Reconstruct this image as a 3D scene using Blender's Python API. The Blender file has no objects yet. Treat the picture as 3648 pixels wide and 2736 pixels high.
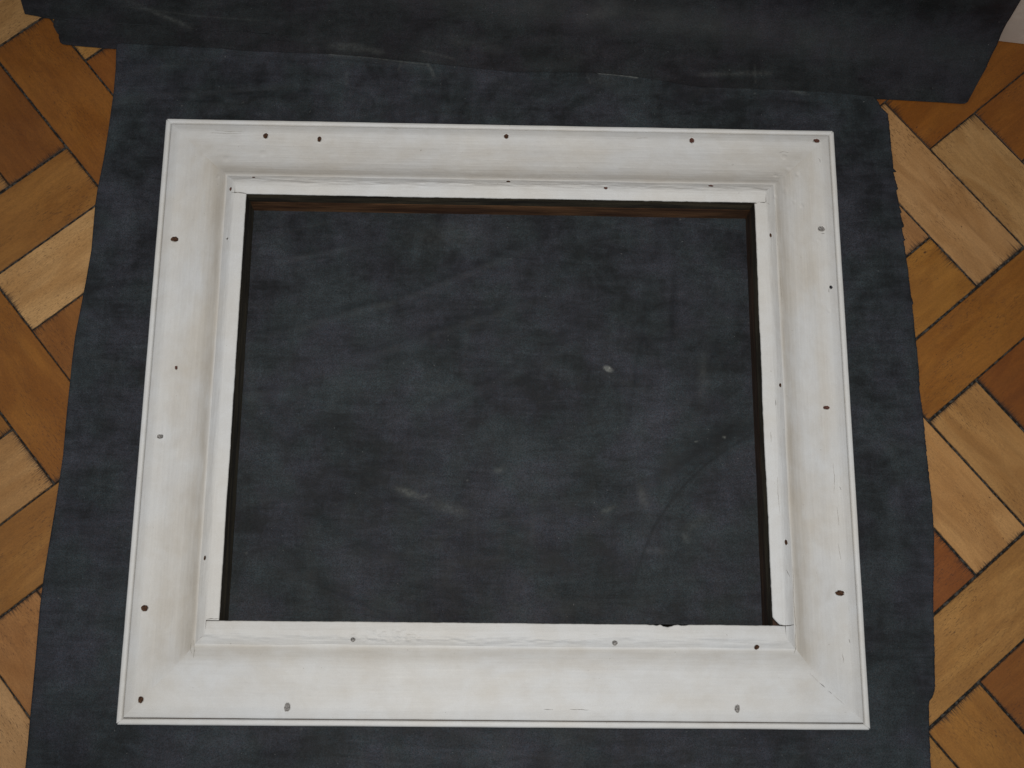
import bpy, bmesh, math, random
import numpy as np
from mathutils import Matrix, Vector

# ------------------------------------------------------------------ camera, world, light, exposure
sc = bpy.context.scene
COL = sc.collection
cam_data = bpy.data.cameras.new("camera")
cam = bpy.data.objects.new("camera", cam_data)
COL.objects.link(cam)
cam_data.sensor_width = 36.0
cam_data.lens = 44.032
cam_data.clip_start = 0.05
cam_data.clip_end = 50.0
Rm = Matrix(((0.999638, -0.013489, -0.023258), (0.007309, 0.968801, -0.247731), (0.025874, 0.247471, 0.96855)))
cam.matrix_world = Matrix.Translation((-0.0187, -0.32414, 1.39739)) @ Rm.to_4x4()
sc.camera = cam

world = bpy.data.worlds.new("World")
sc.world = world
world.use_nodes = True
bgn = world.node_tree.nodes["Background"]
bgn.inputs[0].default_value = (0.86, 0.93, 1.0, 1)
bgn.inputs[1].default_value = 0.31

# the camera's own flash, just above the lens: a small source whose beam weakens off axis
fl = bpy.data.lights.new("camera_flash", 'SPOT')
fl.energy = 45.5
fl.color = (1.0, 0.96, 0.90)
fl.shadow_soft_size = 0.045
fl.spot_size = math.radians(80)
fl.spot_blend = 1.0
flash = bpy.data.objects.new("camera_flash", fl)
COL.objects.link(flash)
flash.location = (-0.010, -0.285, 1.43)
flash.rotation_euler = (Vector((0.0, 0.04, 0.0)) - Vector(flash.location)).to_track_quat('-Z', 'Y').to_euler()
sc.view_settings.view_transform = 'Standard'
sc.view_settings.look = 'None'
sc.view_settings.gamma = 1.0
sc.view_settings.exposure = 0.0

random.seed(7)
rng = np.random.default_rng(11)

# ------------------------------------------------------------------ helpers
_perm = rng.permutation(4096)
_val = rng.random(4096)

def vnoise(x, y, seed=0):
    x = np.asarray(x, float) + seed * 37.17
    y = np.asarray(y, float) + seed * 11.73
    xi = np.floor(x).astype(int); yi = np.floor(y).astype(int)
    fx = x - xi; fy = y - yi
    fx = fx * fx * (3 - 2 * fx); fy = fy * fy * (3 - 2 * fy)
    def h(a, b):
        return _val[_perm[(_perm[a & 4095] + b) & 4095]]
    v = (h(xi, yi) * (1 - fx) + h(xi + 1, yi) * fx) * (1 - fy) + (h(xi, yi + 1) * (1 - fx) + h(xi + 1, yi + 1) * fx) * fy
    return v * 2 - 1

def fbm(x, y, seed=0, octaves=4):
    s = 0; a = 1.0; t = 0
    for i in range(octaves):
        s = s + a * vnoise(np.asarray(x) * 2 ** i, np.asarray(y) * 2 ** i, seed + i); t += a; a *= 0.5
    return s / t

def link(name, me, mat=None, parent=None):
    o = bpy.data.objects.new(name, me)
    COL.objects.link(o)
    if mat is not None:
        me.materials.clear(); me.materials.append(mat)
    if parent is not None:
        o.parent = parent
    return o

def np_mesh(name, verts, faces, uv=None, smooth=True, attrs=None):
    """verts (N,3), faces (M,4) or (M,3) numpy"""
    me = bpy.data.meshes.new(name)
    verts = np.asarray(verts, np.float32); faces = np.asarray(faces, np.int32)
    k = faces.shape[1]
    me.vertices.add(len(verts)); me.vertices.foreach_set("co", verts.ravel())
    me.loops.add(faces.size); me.loops.foreach_set("vertex_index", faces.ravel())
    me.polygons.add(len(faces))
    me.polygons.foreach_set("loop_start", np.arange(0, faces.size, k, dtype=np.int32))
    me.polygons.foreach_set("loop_total", np.full(len(faces), k, np.int32))
    me.update(calc_edges=True)
    if smooth:
        me.polygons.foreach_set("use_smooth", np.ones(len(faces), bool))
    if uv is not None:
        l = me.uv_layers.new(name="UVMap")
        l.data.foreach_set("uv", np.asarray(uv, np.float32)[faces.ravel()].ravel())
    if attrs:
        for an, av in attrs.items():
            a = me.attributes.new(an, 'FLOAT', 'POINT')
            a.data.foreach_set("value", np.asarray(av, np.float32))
    me.validate()
    return me

def grid_faces(nr, nc, base=0, flip=False):
    i = np.arange(nr - 1)[:, None] * nc + np.arange(nc - 1)[None, :] + base
    f = np.stack([i, i + 1, i + nc + 1, i + nc], -1).reshape(-1, 4)
    return f[:, ::-1] if flip else f

def structure(o):
    o["kind"] = "structure"
    return o

class Mat:
    def __init__(self, name):
        self.m = bpy.data.materials.new(name)
        self.m.use_nodes = True
        self.nt = self.m.node_tree
        self.b = self.nt.nodes["Principled BSDF"]
        self.out = self.nt.nodes["Material Output"]
    def n(self, typ, **kw):
        nd = self.nt.nodes.new(typ)
        for k, v in kw.items():
            setattr(nd, k, v)
        return nd
    def l(self, a, b):
        self.nt.links.new(a, b)
    def val(self, v):
        nd = self.n("ShaderNodeValue"); nd.outputs[0].default_value = v; return nd.outputs[0]
    def inp(self, sock, v):
        if hasattr(v, "is_linked") or hasattr(v, "links"):
            self.l(v, sock)
        else:
            sock.default_value = v
    def math(self, op, a, b=None, c=None, clamp=False):
        nd = self.n("ShaderNodeMath", operation=op, use_clamp=clamp)
        self.inp(nd.inputs[0], a)
        if b is not None: self.inp(nd.inputs[1], b)
        if c is not None: self.inp(nd.inputs[2], c)
        return nd.outputs[0]
    def ramp(self, v, a, b, c=0.0, d=1.0, smooth=True):
        nd = self.n("ShaderNodeMapRange", clamp=True)
        nd.interpolation_type = 'SMOOTHSTEP' if smooth else 'LINEAR'
        self.inp(nd.inputs[0], v)
        nd.inputs[1].default_value = a; nd.inputs[2].default_value = b
        nd.inputs[3].default_value = c; nd.inputs[4].default_value = d
        return nd.outputs[0]
    def mapping(self, vec, scale=(1, 1, 1), loc=(0, 0, 0), rot=(0, 0, 0)):
        nd = self.n("ShaderNodeMapping")
        self.l(vec, nd.inputs[0])
        nd.inputs[1].default_value = loc; nd.inputs[2].default_value = rot; nd.inputs[3].default_value = scale
        return nd.outputs[0]
    def noise(self, vec, scale, detail=3.0, rough=0.55, dist=0.0):
        nd = self.n("ShaderNodeTexNoise")
        self.l(vec, nd.inputs["Vector"])
        nd.inputs["Scale"].default_value = scale
        nd.inputs["Detail"].default_value = detail
        nd.inputs["Roughness"].default_value = rough
        nd.inputs["Distortion"].default_value = dist
        return nd.outputs[0]
    def mix(self, f, a, b, mode='MIX'):
        nd = self.n("ShaderNodeMix", data_type='RGBA', blend_type=mode)
        self.inp(nd.inputs[0], f)
        self.inp(nd.inputs[6], a); self.inp(nd.inputs[7], b)
        return nd.outputs[2]
    def bump(self, h, strength, dist, normal=None):
        nd = self.n("ShaderNodeBump")
        nd.inputs["Strength"].default_value = strength
        nd.inputs["Distance"].default_value = dist
        self.l(h, nd.inputs["Height"])
        if normal is not None: self.l(normal, nd.inputs["Normal"])
        return nd.outputs[0]
    def finish(self, color, rough=0.5, spec=0.5, normal=None):
        self.inp(self.b.inputs["Base Color"], color)
        self.inp(self.b.inputs["Roughness"], rough)
        self.inp(self.b.inputs["Specular IOR Level"], spec)
        if normal is not None: self.l(normal, self.b.inputs["Normal"])
        return self.m

def lin(c):
    return tuple(((v / 255) / 12.92 if v / 255 <= 0.04045 else ((v / 255 + 0.055) / 1.055) ** 2.4) for v in c)

# ------------------------------------------------------------------ materials
def mat_wood():
    M = Mat("beech_block")
    tc = M.n("ShaderNodeTexCoord"); oi = M.n("ShaderNodeObjectInfo")
    sep0 = M.n("ShaderNodeSeparateXYZ"); M.l(tc.outputs["Object"], sep0.inputs[0])
    rnd = oi.outputs["Random"]
    off = M.n("ShaderNodeCombineXYZ")
    M.l(M.math('MULTIPLY', rnd, 37.0), off.inputs[0]); M.l(M.math('MULTIPLY', rnd, 91.0), off.inputs[1]); M.l(M.math('MULTIPLY', rnd, 13.0), off.inputs[2])
    add = M.n("ShaderNodeVectorMath", operation='ADD')
    M.l(tc.outputs["Object"], add.inputs[0]); M.l(off.outputs[0], add.inputs[1])
    P = add.outputs[0]
    base = oi.outputs["Color"]
    # broad tonal drift, figured grain
    drift = M.noise(M.mapping(P, (10, 26, 26)), 1.0, 3, 0.5, 1.1)
    grain = M.noise(M.mapping(P, (14, 120, 120)), 1.0, 5, 0.65, 1.2)
    fine = M.noise(M.mapping(P, (420, 900, 900)), 1.0, 3, 0.7)
    c = M.mix(M.ramp(drift, 0.30, 0.72), (0.84, 0.78, 0.70, 1), (1.08, 1.10, 1.14, 1))
    c = M.mix(1.0, base, c, 'MULTIPLY')
    g = M.ramp(grain, 0.34, 0.68, 0.90, 1.05)
    c = M.mix(1.0, c, M.n_rgb(g) if False else g, 'MULTIPLY')
    c = M.mix(1.0, c, M.ramp(fine, 0.25, 0.75, 0.84, 1.12), 'MULTIPLY')
    # brown mineral streaks
    st = M.noise(M.mapping(P, (5, 55, 55), (3.3, 1.7, 0)), 1.0, 3, 0.55, 1.4)
    c = M.mix(M.ramp(st, 0.68, 0.80, 0.0, 0.40), c, (0.13, 0.055, 0.018, 1))
    # short dark pores, only here and there
    po = M.noise(M.mapping(P, (190, 1300, 1300)), 1.0, 2, 0.5)
    where = M.noise(M.mapping(P, (12, 25, 25), (9, 4, 2)), 1.0, 2, 0.5)
    pf = M.math('MULTIPLY', M.ramp(po, 0.58, 0.68), M.ramp(where, 0.42, 0.62, 0.12, 1.0))
    c = M.mix(M.math('MULTIPLY', pf, 0.7), c, (0.055, 0.025, 0.012, 1))
    # dark feathering that creeps in from the end grain and edges
    ax = M.math('ABSOLUTE', sep0.outputs[0]); ay = M.math('ABSOLUTE', sep0.outputs[1])
    at = M.n("ShaderNodeAttribute", attribute_name="half"); at.attribute_type = 'OBJECT'
    hs = M.n("ShaderNodeSeparateXYZ"); M.l(at.outputs["Vector"], hs.inputs[0])
    dx = M.math('SUBTRACT', hs.outputs[0], ax)
    dy = M.math('SUBTRACT', hs.outputs[1], ay)
    sp = M.noise(M.mapping(P, (8, 800, 1)), 1.0, 3, 0.8)
    sg = M.noise(M.mapping(P, (2, 24, 1), (5, 5, 5)), 1.0, 2, 0.5)
    ln = M.math('MULTIPLY', M.math('POWER', M.ramp(sp, 0.36, 0.76, 0, 1, False), 2.0), M.ramp(sg, 0.35, 0.65, 0.006, 0.034))
    ln = M.math('ADD', ln, 0.0006)
    fe = M.math('SUBTRACT', 1.0, M.math('DIVIDE', dx, ln), clamp=True)
    c = M.mix(M.math('MULTIPLY', M.math('POWER', fe, 0.6), 0.85), c, (0.022, 0.014, 0.010, 1))
    en = M.noise(M.mapping(P, (90, 60, 1)), 1.0, 4, 0.7)
    ew = M.ramp(en, 0.35, 0.8, 0.0003, 0.0026)
    ef = M.math('SUBTRACT', 1.0, M.math('DIVIDE', M.math('MINIMUM', dx, dy), ew), clamp=True)
    c = M.mix(M.math('MULTIPLY', ef, 0.8), c, (0.035, 0.020, 0.012, 1))
    # small dents and dark specks
    sk = M.noise(M.mapping(P, (140, 260, 1), (2, 8, 1)), 1.0, 1, 0.3)
    c = M.mix(M.ramp(sk, 0.80, 0.83, 0, 0.8), c, (0.05, 0.02, 0.01, 1))
    # pale scratches
    sc1 = M.noise(M.mapping(tc.outputs["Object"], (14, 1100, 1), (0, 0, 0), (0, 0, 0.55)), 1.0, 2, 0.5)
    c = M.mix(M.ramp(sc1, 0.74, 0.80, 0, 0.22), c, (0.50, 0.36, 0.20, 1))
    h = M.math('ADD', M.math('MULTIPLY', fine, 0.3), M.math('MULTIPLY', M.noise(P, 30, 3), 1.0))
    h = M.math('SUBTRACT', h, M.math('MULTIPLY', fe, 0.5))
    rough = M.ramp(M.noise(P, 22, 4), 0.3, 0.7, 0.34, 0.52)
    return M.finish(c, rough, 0.35, M.bump(h, 0.25, 0.0008))
Mat.n_rgb = lambda self, v: v

def mat_filler():
    M = Mat("joint_filler")
    tc = M.n("ShaderNodeTexCoord")
    a = M.noise(tc.outputs["Object"], 300, 2, 0.5)
    b = M.noise(tc.outputs["Object"], 900, 2, 0.6)
    c = M.mix(M.ramp(a, 0.40, 0.70), (0.014, 0.013, 0.012, 1), (0.080, 0.074, 0.065, 1))
    c = M.mix(M.ramp(b, 0.72, 0.78, 0, 0.6), c, (0.30, 0.28, 0.24, 1))
    return M.finish(c, 0.85, 0.2, M.bump(b, 0.6, 0.0006))

def mat_sheet(name, base, hi):
    M = Mat(name)
    tc = M.n("ShaderNodeTexCoord"); P = tc.outputs["Object"]
    at = M.n("ShaderNodeAttribute", attribute_name="chalk"); at.attribute_type = 'GEOMETRY'
    big = M.noise(P, 9.0, 5, 0.62, 0.6)
    mid = M.noise(P, 44.0, 4, 0.62, 0.4)
    hs = M.noise(M.mapping(P, (22, 150, 1), (0, 0, 0), (0, 0, 0.06)), 1.0, 4, 0.65, 1.2)
    ds = M.noise(M.mapping(P, (16, 75, 1), (4, 2, 0), (0, 0, -0.42)), 1.0, 4, 0.6, 1.2)
    vs = M.noise(M.mapping(P, (95, 18, 1), (1, 7, 0), (0, 0, 0.18)), 1.0, 4, 0.6, 1.3)
    hue = M.noise(P, 13.0, 3, 0.6)
    grain = M.noise(P, 900.0, 2, 0.7)
    s = M.math('ADD', M.math('MULTIPLY', big, 0.50), M.math('MULTIPLY', mid, 0.34))
    s = M.math('ADD', s, M.math('MULTIPLY', hs, 0.09))
    s = M.math('ADD', s, M.math('MULTIPLY', ds, 0.24))
    s = M.math('ADD', s, M.math('MULTIPLY', vs, 0.11))
    f = M.ramp(s, 0.54, 0.79, 0, 1, False)
    c = M.mix(f, base + (1,), hi + (1,))
    c = M.mix(M.ramp(hue, 0.38, 0.62), M.mix(1.0, c, (1.04, 0.97, 1.06, 1), 'MULTIPLY'), M.mix(1.0, c, (0.93, 1.02, 0.99, 1), 'MULTIPLY'))
    c = M.mix(1.0, c, M.ramp(grain, 0.32, 0.68, 0.50, 1.55, False), 'MULTIPLY')
    g2 = M.noise(M.mapping(P, (1, 1, 1), (3, 1, 2)), 520.0, 1, 0.5)
    c = M.mix(M.ramp(g2, 0.35, 0.65, 0, 1, False), M.mix(1.0, c, (1.10, 0.98, 0.96, 1), 'MULTIPLY'), M.mix(1.0, c, (0.91, 1.02, 1.05, 1), 'MULTIPLY'))
    fl = M.noise(P, 420.0, 1, 0.3)
    c = M.mix(M.ramp(fl, 0.80, 0.83, 0, 0.35), c, (0.25, 0.25, 0.24, 1))
    aw = M.n("ShaderNodeAttribute", attribute_name="wipe"); aw.attribute_type = 'GEOMETRY'
    c = M.mix(M.math('MULTIPLY', aw.outputs["Fac"], M.ramp(M.noise(P, 150.0, 3, 0.6), 0.3, 0.7, 0.55, 1.0)), c, (0.0085, 0.0095, 0.0110, 1))
    ch = M.math('MULTIPLY', M.math('MULTIPLY', at.outputs["Fac"], 0.46), M.ramp(M.noise(P, 260.0, 3, 0.7), 0.35, 0.65, 0.45, 1.15))
    c = M.mix(ch, c, (0.33, 0.34, 0.31, 1))
    h = M.math('ADD', M.math('MULTIPLY', hs, 0.25), M.math('ADD', M.math('MULTIPLY', grain, 0.22), M.math('MULTIPLY', ds, 0.6)))
    rough = M.ramp(mid, 0.3, 0.7, 0.60, 0.78)
    return M.finish(c, rough, 0.22, M.bump(h, 0.35, 0.0008))

def mat_white(name, warm=1.0, lift=0.0):
    M = Mat(name)
    uvn = M.n("ShaderNodeUVMap"); uvn.uv_map = "UVMap"
    U = uvn.outputs[0]
    tc = M.n("ShaderNodeTexCoord")
    G = tc.outputs["Object"]
    sep = M.n("ShaderNodeSeparateXYZ"); M.l(U, sep.inputs[0])
    t = sep.outputs[1]
    cool = M.noise(G, 9.0, 3, 0.5)
    c = M.mix(M.ramp(cool, 0.35, 0.65), (0.765 + lift - 0.035 * warm, 0.755 + lift - 0.042 * warm, 0.735 + lift - 0.050 * warm, 1), (0.760 + lift - 0.035 * warm, 0.763 + lift - 0.038 * warm, 0.765 + lift - 0.042 * warm, 1))
    # thin paint over the hollow lets the wood tone through in long soft patches
    pt = M.noise(M.mapping(U, (10, 19, 1)), 1.0, 4, 0.55, 0.5)
    hol = M.math('MULTIPLY', M.ramp(t, 0.012, 0.040), M.ramp(t, 0.080, 0.088, 1.0, 0.0))
    f = M.math('MULTIPLY', M.ramp(pt, 0.36, 0.74), hol)
    c = M.mix(M.math('MULTIPLY', f, 0.50 * warm), c, (0.63, 0.57, 0.485, 1))
    p2 = M.noise(M.mapping(U, (24, 36, 1), (3, 9, 0)), 1.0, 4, 0.6, 0.5)
    c = M.mix(M.math('MULTIPLY', M.ramp(p2, 0.50, 0.80), M.math('MULTIPLY', hol, 0.22 * warm)), c, (0.54, 0.50, 0.45, 1))
    # rubbed brown tone along the foot of the raised edge, plus painted-in shade
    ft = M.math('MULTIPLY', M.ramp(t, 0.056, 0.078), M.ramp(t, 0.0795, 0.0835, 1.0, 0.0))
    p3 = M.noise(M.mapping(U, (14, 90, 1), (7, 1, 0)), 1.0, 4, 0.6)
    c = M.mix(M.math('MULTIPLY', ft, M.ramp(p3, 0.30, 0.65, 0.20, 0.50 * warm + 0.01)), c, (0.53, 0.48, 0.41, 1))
    # brush drag
    br = M.noise(M.mapping(U, (22, 900, 1)), 1.0, 4, 0.65)
    br2 = M.noise(M.mapping(U, (9, 260, 1), (2, 3, 0)), 1.0, 3, 0.6, 0.5)
    c = M.mix(1.0, c, M.ramp(br, 0.25, 0.75, 0.990, 1.008), 'MULTIPLY')
    c = M.mix(1.0, c, M.ramp(br2, 0.25, 0.75, 0.986, 1.008), 'MULTIPLY')
    # specks of grit, hairlines
    sp = M.noise(G, 380.0, 1, 0.3)
    c = M.mix(M.ramp(sp, 0.815, 0.84, 0, 0.55), c, (0.22, 0.18, 0.14, 1))
    hl = M.noise(M.mapping(U, (45, 620, 1), (1, 5, 0)), 1.0, 2, 0.5, 0.3)
    c = M.mix(M.ramp(hl, 0.77, 0.80, 0, 0.45), c, (0.30, 0.27, 0.23, 1))
    gr = M.noise(G, 1100.0, 2, 0.7)
    c = M.mix(1.0, c, M.ramp(gr, 0.3, 0.7, 0.95, 1.04, False), 'MULTIPLY')
    h = M.math('ADD', M.math('MULTIPLY', br, 0.15), M.math('MULTIPLY', br2, 0.35))
    h = M.math('ADD', h, M.math('MULTIPLY', M.noise(G, 75.0, 3, 0.6), 1.3))
    blot = M.noise(G, 38.0, 4, 0.6, 0.4)
    c = M.mix(1.0, c, M.mix(M.ramp(blot, 0.3, 0.7), (0.955, 0.945, 0.93, 1), (1.01, 1.015, 1.02, 1)), 'MULTIPLY')
    h = M.math('ADD', h, M.math('MULTIPLY', gr, 0.06))
    return M.finish(c, 0.62, 0.30, M.bump(h, 0.20, 0.0009))

def mat_inner(name, a, b):
    M = Mat(name)
    uvn = M.n("ShaderNodeUVMap"); uvn.uv_map = "UVMap"
    U = uvn.outputs[0]
    n1 = M.noise(M.mapping(U, (16, 420, 1)), 1.0, 5, 0.7, 0.6)
    n2 = M.noise(M.mapping(U, (8, 60, 1), (3, 3, 0)), 1.0, 4, 0.6, 0.5)
    c = M.mix(M.ramp(n2, 0.32, 0.68), a + (1,), b + (1,))
    c = M.mix(1.0, c, M.ramp(n1, 0.3, 0.7, 0.45, 1.7, False), 'MULTIPLY')
    n3 = M.noise(M.mapping(U, (80, 500, 1), (1, 1, 0)), 1.0, 2, 0.5)
    c = M.mix(M.ramp(n3, 0.73, 0.80, 0, 0.5), c, (0.20, 0.17, 0.12, 1))
    return M.finish(c, 0.55, 0.3, M.bump(n1, 0.5, 0.001))

def mat_simple(name, a, b, scale, rough=0.7, bumpd=0.0006, spec=0.3):
    M = Mat(name)
    tc = M.n("ShaderNodeTexCoord")
    n1 = M.noise(tc.outputs["Object"], scale, 4, 0.65)
    c = M.mix(M.ramp(n1, 0.35, 0.65), a + (1,), b + (1,))
    return M.finish(c, rough, spec, M.bump(n1, 0.6, bumpd))

WOOD = mat_wood(); FILL = mat_filler()
SHEET = mat_sheet("black_sheet", (0.0114, 0.0130, 0.0148), (0.0440, 0.0500, 0.0575))
SHEET2 = mat_sheet("black_sheet_upper", (0.0128, 0.0130, 0.0142), (0.0330, 0.0345, 0.0380))
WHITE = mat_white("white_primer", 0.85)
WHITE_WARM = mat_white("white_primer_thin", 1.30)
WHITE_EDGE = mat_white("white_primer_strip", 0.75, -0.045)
WALLBLK = mat_inner("black_painted_edge", (0.014, 0.012, 0.010), (0.055, 0.045, 0.028))
WALLBRN = mat_inner("dark_brown_wood", (0.045, 0.020, 0.010), (0.13, 0.065, 0.030))
WALLDRK = mat_inner("blackish_brown_wood", (0.018, 0.011, 0.007), (0.060, 0.032, 0.018))
PIT = [mat_simple("hole_brown", (0.030, 0.012, 0.007), (0.110, 0.050, 0.022), 700),
       mat_simple("hole_red_brown", (0.060, 0.020, 0.014), (0.17, 0.075, 0.055), 700),
       mat_simple("hole_grey", (0.10, 0.09, 0.085), (0.40, 0.38, 0.36), 800),
       mat_simple("hole_black", (0.010, 0.010, 0.012), (0.06, 0.06, 0.07), 700)]
CRACK = mat_simple("crack_dark", (0.020, 0.016, 0.012), (0.07, 0.055, 0.045), 900)
HAIR = mat_simple("hairline_grey", (0.26, 0.24, 0.21), (0.42, 0.40, 0.36), 900)
RIM = mat_simple("chipped_primer", (0.78, 0.77, 0.74), (0.82, 0.81, 0.79), 400)
SKIRT = mat_simple("skirting_paint", (0.50, 0.42, 0.355), (0.56, 0.475, 0.405), 40, 0.5)
WALLP = mat_simple("wall_plaster", (0.55, 0.50, 0.45), (0.60, 0.55, 0.50), 60, 0.8)
FLECK = mat_simple("dried_fleck", (0.16, 0.16, 0.11), (0.36, 0.35, 0.27), 500)

# ------------------------------------------------------------------ floor
TH = -0.8743467
tv = np.array([math.cos(TH), math.sin(TH)]); nv = np.array([-tv[1], tv[0]])
V = {-9: -601.4, -8: -519.5, -7: -438.5, -6: -356.7, -5: -275.5, -4: -195.1, -3: -113.2, -2: -31, -1: 51.5, 0: 134.1,
     1: 216, 2: 295.5, 3: 377.2, 4: 456.2, 5: 537.6, 6: 616.9, 7: 694}
U = {-10: -740.5, -9: -660.3, -8: -579.5, -7: -496.2, -6: -414.5, -5: -331.6, -4: -249.7, -3: -165.4, -2: -84, -1: -3,
     0: 77.3, 1: 160.2, 2: 240.7, 3: 320.8, 4: 401, 5: 483.3, 6: 567.4}
def cv(k): return V[k] if k in V else (V[7] + 81.0 * (k - 7) if k > 7 else V[-9] + 81.3 * (k + 9))
def cu(k): return U[k] if k in U else (U[6] + 81.5 * (k - 6) if k > 6 else U[-10] + 81.5 * (k + 10))

WALL_P = np.array([0.62297, 0.48463]); WALL_T = np.array([0.99411651, -0.10831607]); WALL_N = np.array([0.10831607, 0.99411651])

TONE = {('B', -11, -4): (158, 120, 76), ('A', -10, -4): (124, 76, 27), ('B', -10, -3): (158, 116, 64), ('A', -9, -3): (122, 72, 26),
        ('A', -11, -5): (114, 68, 26), ('B', -9, -8): (152, 110, 64), ('B', -8, -7): (132, 88, 40), ('B', -7, -6): (170, 130, 84),
        ('A', -6, -6): (126, 80, 36), ('A', -7, -7): (128, 80, 28), ('A', -8, -8): (128, 84, 34), ('B', -5, -10): (158, 118, 74),
        ('B', -4, -9): (136, 92, 42), ('A', -3, -9): (146, 100, 56), ('A', -4, -10): (164, 124, 82), ('B', -1, 6): (124, 74, 24),
        ('B', 0, 7): (124, 74, 26), ('A', 0, 6): (156, 118, 74), ('A', -2, 4): (146, 104, 64), ('B', 1, 2): (138, 92, 36),
        ('A', -1, 5): (158, 118, 76), ('B', 2, 3): (130, 82, 28), ('B', 3, 4): (116, 66, 20), ('A', 3, 3): (156, 114, 66),
        ('A', 2, 2): (166, 122, 74), ('B', 4, -1): (124, 70, 26), ('B', 5, 0): (154, 110, 58), ('B', 6, 1): (128, 78, 30),
        ('A', 6, 0): (146, 98, 42), ('A', 5, -1): (148, 104, 50), ('B', -2, 5): (122, 72, 26)}

fm = bpy.data.meshes.new("floor")
fm.from_pydata([(-1.35, -1.0, -0.0016), (1.35, -1.0, -0.0016), (1.35, 1.1, -0.0016), (-1.35, 1.1, -0.0016),
                (-1.35, -1.0, -0.03), (1.35, -1.0, -0.03), (1.35, 1.1, -0.03), (-1.35, 1.1, -0.03)], [],
               [(0, 1, 2, 3), (7, 6, 5, 4), (4, 5, 1, 0), (5, 6, 2, 1), (6, 7, 3, 2), (7, 4, 0, 3)])
floor = structure(link("floor", fm, FILL))
floor["label"] = "old herringbone parquet floor of pale and orange beech blocks with dark open joints"

def wood_block(kind, j, k):
    if kind == 'A':
        u0, u1, v0, v1 = cu(j), cu(j + 3), cv(k), cv(k + 1)
    else:
        u0, u1, v0, v1 = cu(j), cu(j + 1), cv(k), cv(k + 3)
    r = random.Random(hash((j * 131 + k * 7 + (kind == 'A') * 5003)))
    g = [r.uniform(0.45, 1.0) + (r.random() < 0.25) * r.uniform(0.3, 1.0) for _ in range(4)]
    u0 += g[0]; u1 -= g[1]; v0 += g[2]; v1 -= g[3]
    uc, vc = (u0 + u1) / 2000, (v0 + v1) / 2000
    c = uc * tv + vc * nv
    if abs(c[0]) > 1.28 or c[1] < -0.93 or (c - WALL_P) @ WALL_N > 0.10:
        return
    hx, hy = ((u1 - u0) / 2000, (v1 - v0) / 2000) if kind == 'A' else ((v1 - v0) / 2000, (u1 - u0) / 2000)
    ch = r.uniform(0.0004, 0.0009); dz = r.uniform(-0.00025, 0.0002)
    jit = [(r.uniform(-.0005, .0005), r.uniform(-.0005, .0005)) for _ in range(4)]
    vs = []
    for z, ins in ((-0.012, 0), (dz - ch, 0), (dz, ch)):
        for q, (sx, sy) in enumerate(((-1, -1), (1, -1), (1, 1), (-1, 1))):
            vs.append((sx * (hx - ins) + jit[q][0], sy * (hy - ins) + jit[q][1], z + r.uniform(-1, 1) * 0.00008))
    fs = [(8, 9, 10, 11)]
    for a in range(4):
        b = (a + 1) % 4
        fs += [(4 + a, 4 + b, 8 + b, 8 + a), (a, b, 4 + b, 4 + a)]
    me = bpy.data.meshes.new("wood_block"); me.from_pydata(vs, [], fs); me.update()
    o = link("wood_block", me, WOOD, floor)
    o.location = (c[0], c[1], 0)
    o.rotation_euler = (0, 0, TH if kind == 'A' else TH + math.pi / 2)
    col = TONE.get((kind, j, k))
    if col is None:
        a = r.random()
        col = tuple(int((1 - a) * p + a * q) for p, q in zip((120, 70, 26), (160, 118, 72)))
    cl = lin(col)
    o.color = (cl[0] / 0.79, cl[1] / 0.78, cl[2] / 0.80, 1)
    o["half"] = (hx, hy, 0.0)

for j in range(-18, 18):
    for k in range(-18, 18):
        if (j - k) % 6 == 0: wood_block('A', j, k)
        if (k - (j + 1)) % 6 == 0: wood_block('B', j, k)

# ------------------------------------------------------------------ wall and skirting at the far edge of the floor
def prism_along_wall(name, prof, mat, parent=None, a0=-2.3, a1=0.9):
    vs = []
    for a in (a0, a1):
        for d, z in prof:
            p = WALL_P + WALL_T * a + WALL_N * d
            vs.append((p[0], p[1], z))
    n = len(prof)
    fs = [tuple(range(n))[::-1], tuple(range(n, 2 * n))]
    for i in range(n):
        j2 = (i + 1) % n
        fs.append((i, j2, n + j2, n + i))
    me = bpy.data.meshes.new(name); me.from_pydata(vs, [], fs); me.update()
    return link(name, me, mat, parent)
wall = structure(prism_along_wall("wall", [(0.018, -0.02), (0.018, 1.3), (0.12, 1.3), (0.12, -0.02)], WALLP))
prism_along_wall("skirting_board", [(0.0, 0.0008), (0.0, 0.135), (0.004, 0.145), (0.010, 0.150), (0.0178, 0.150), (0.0178, 0.0008)], SKIRT, wall)

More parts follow.
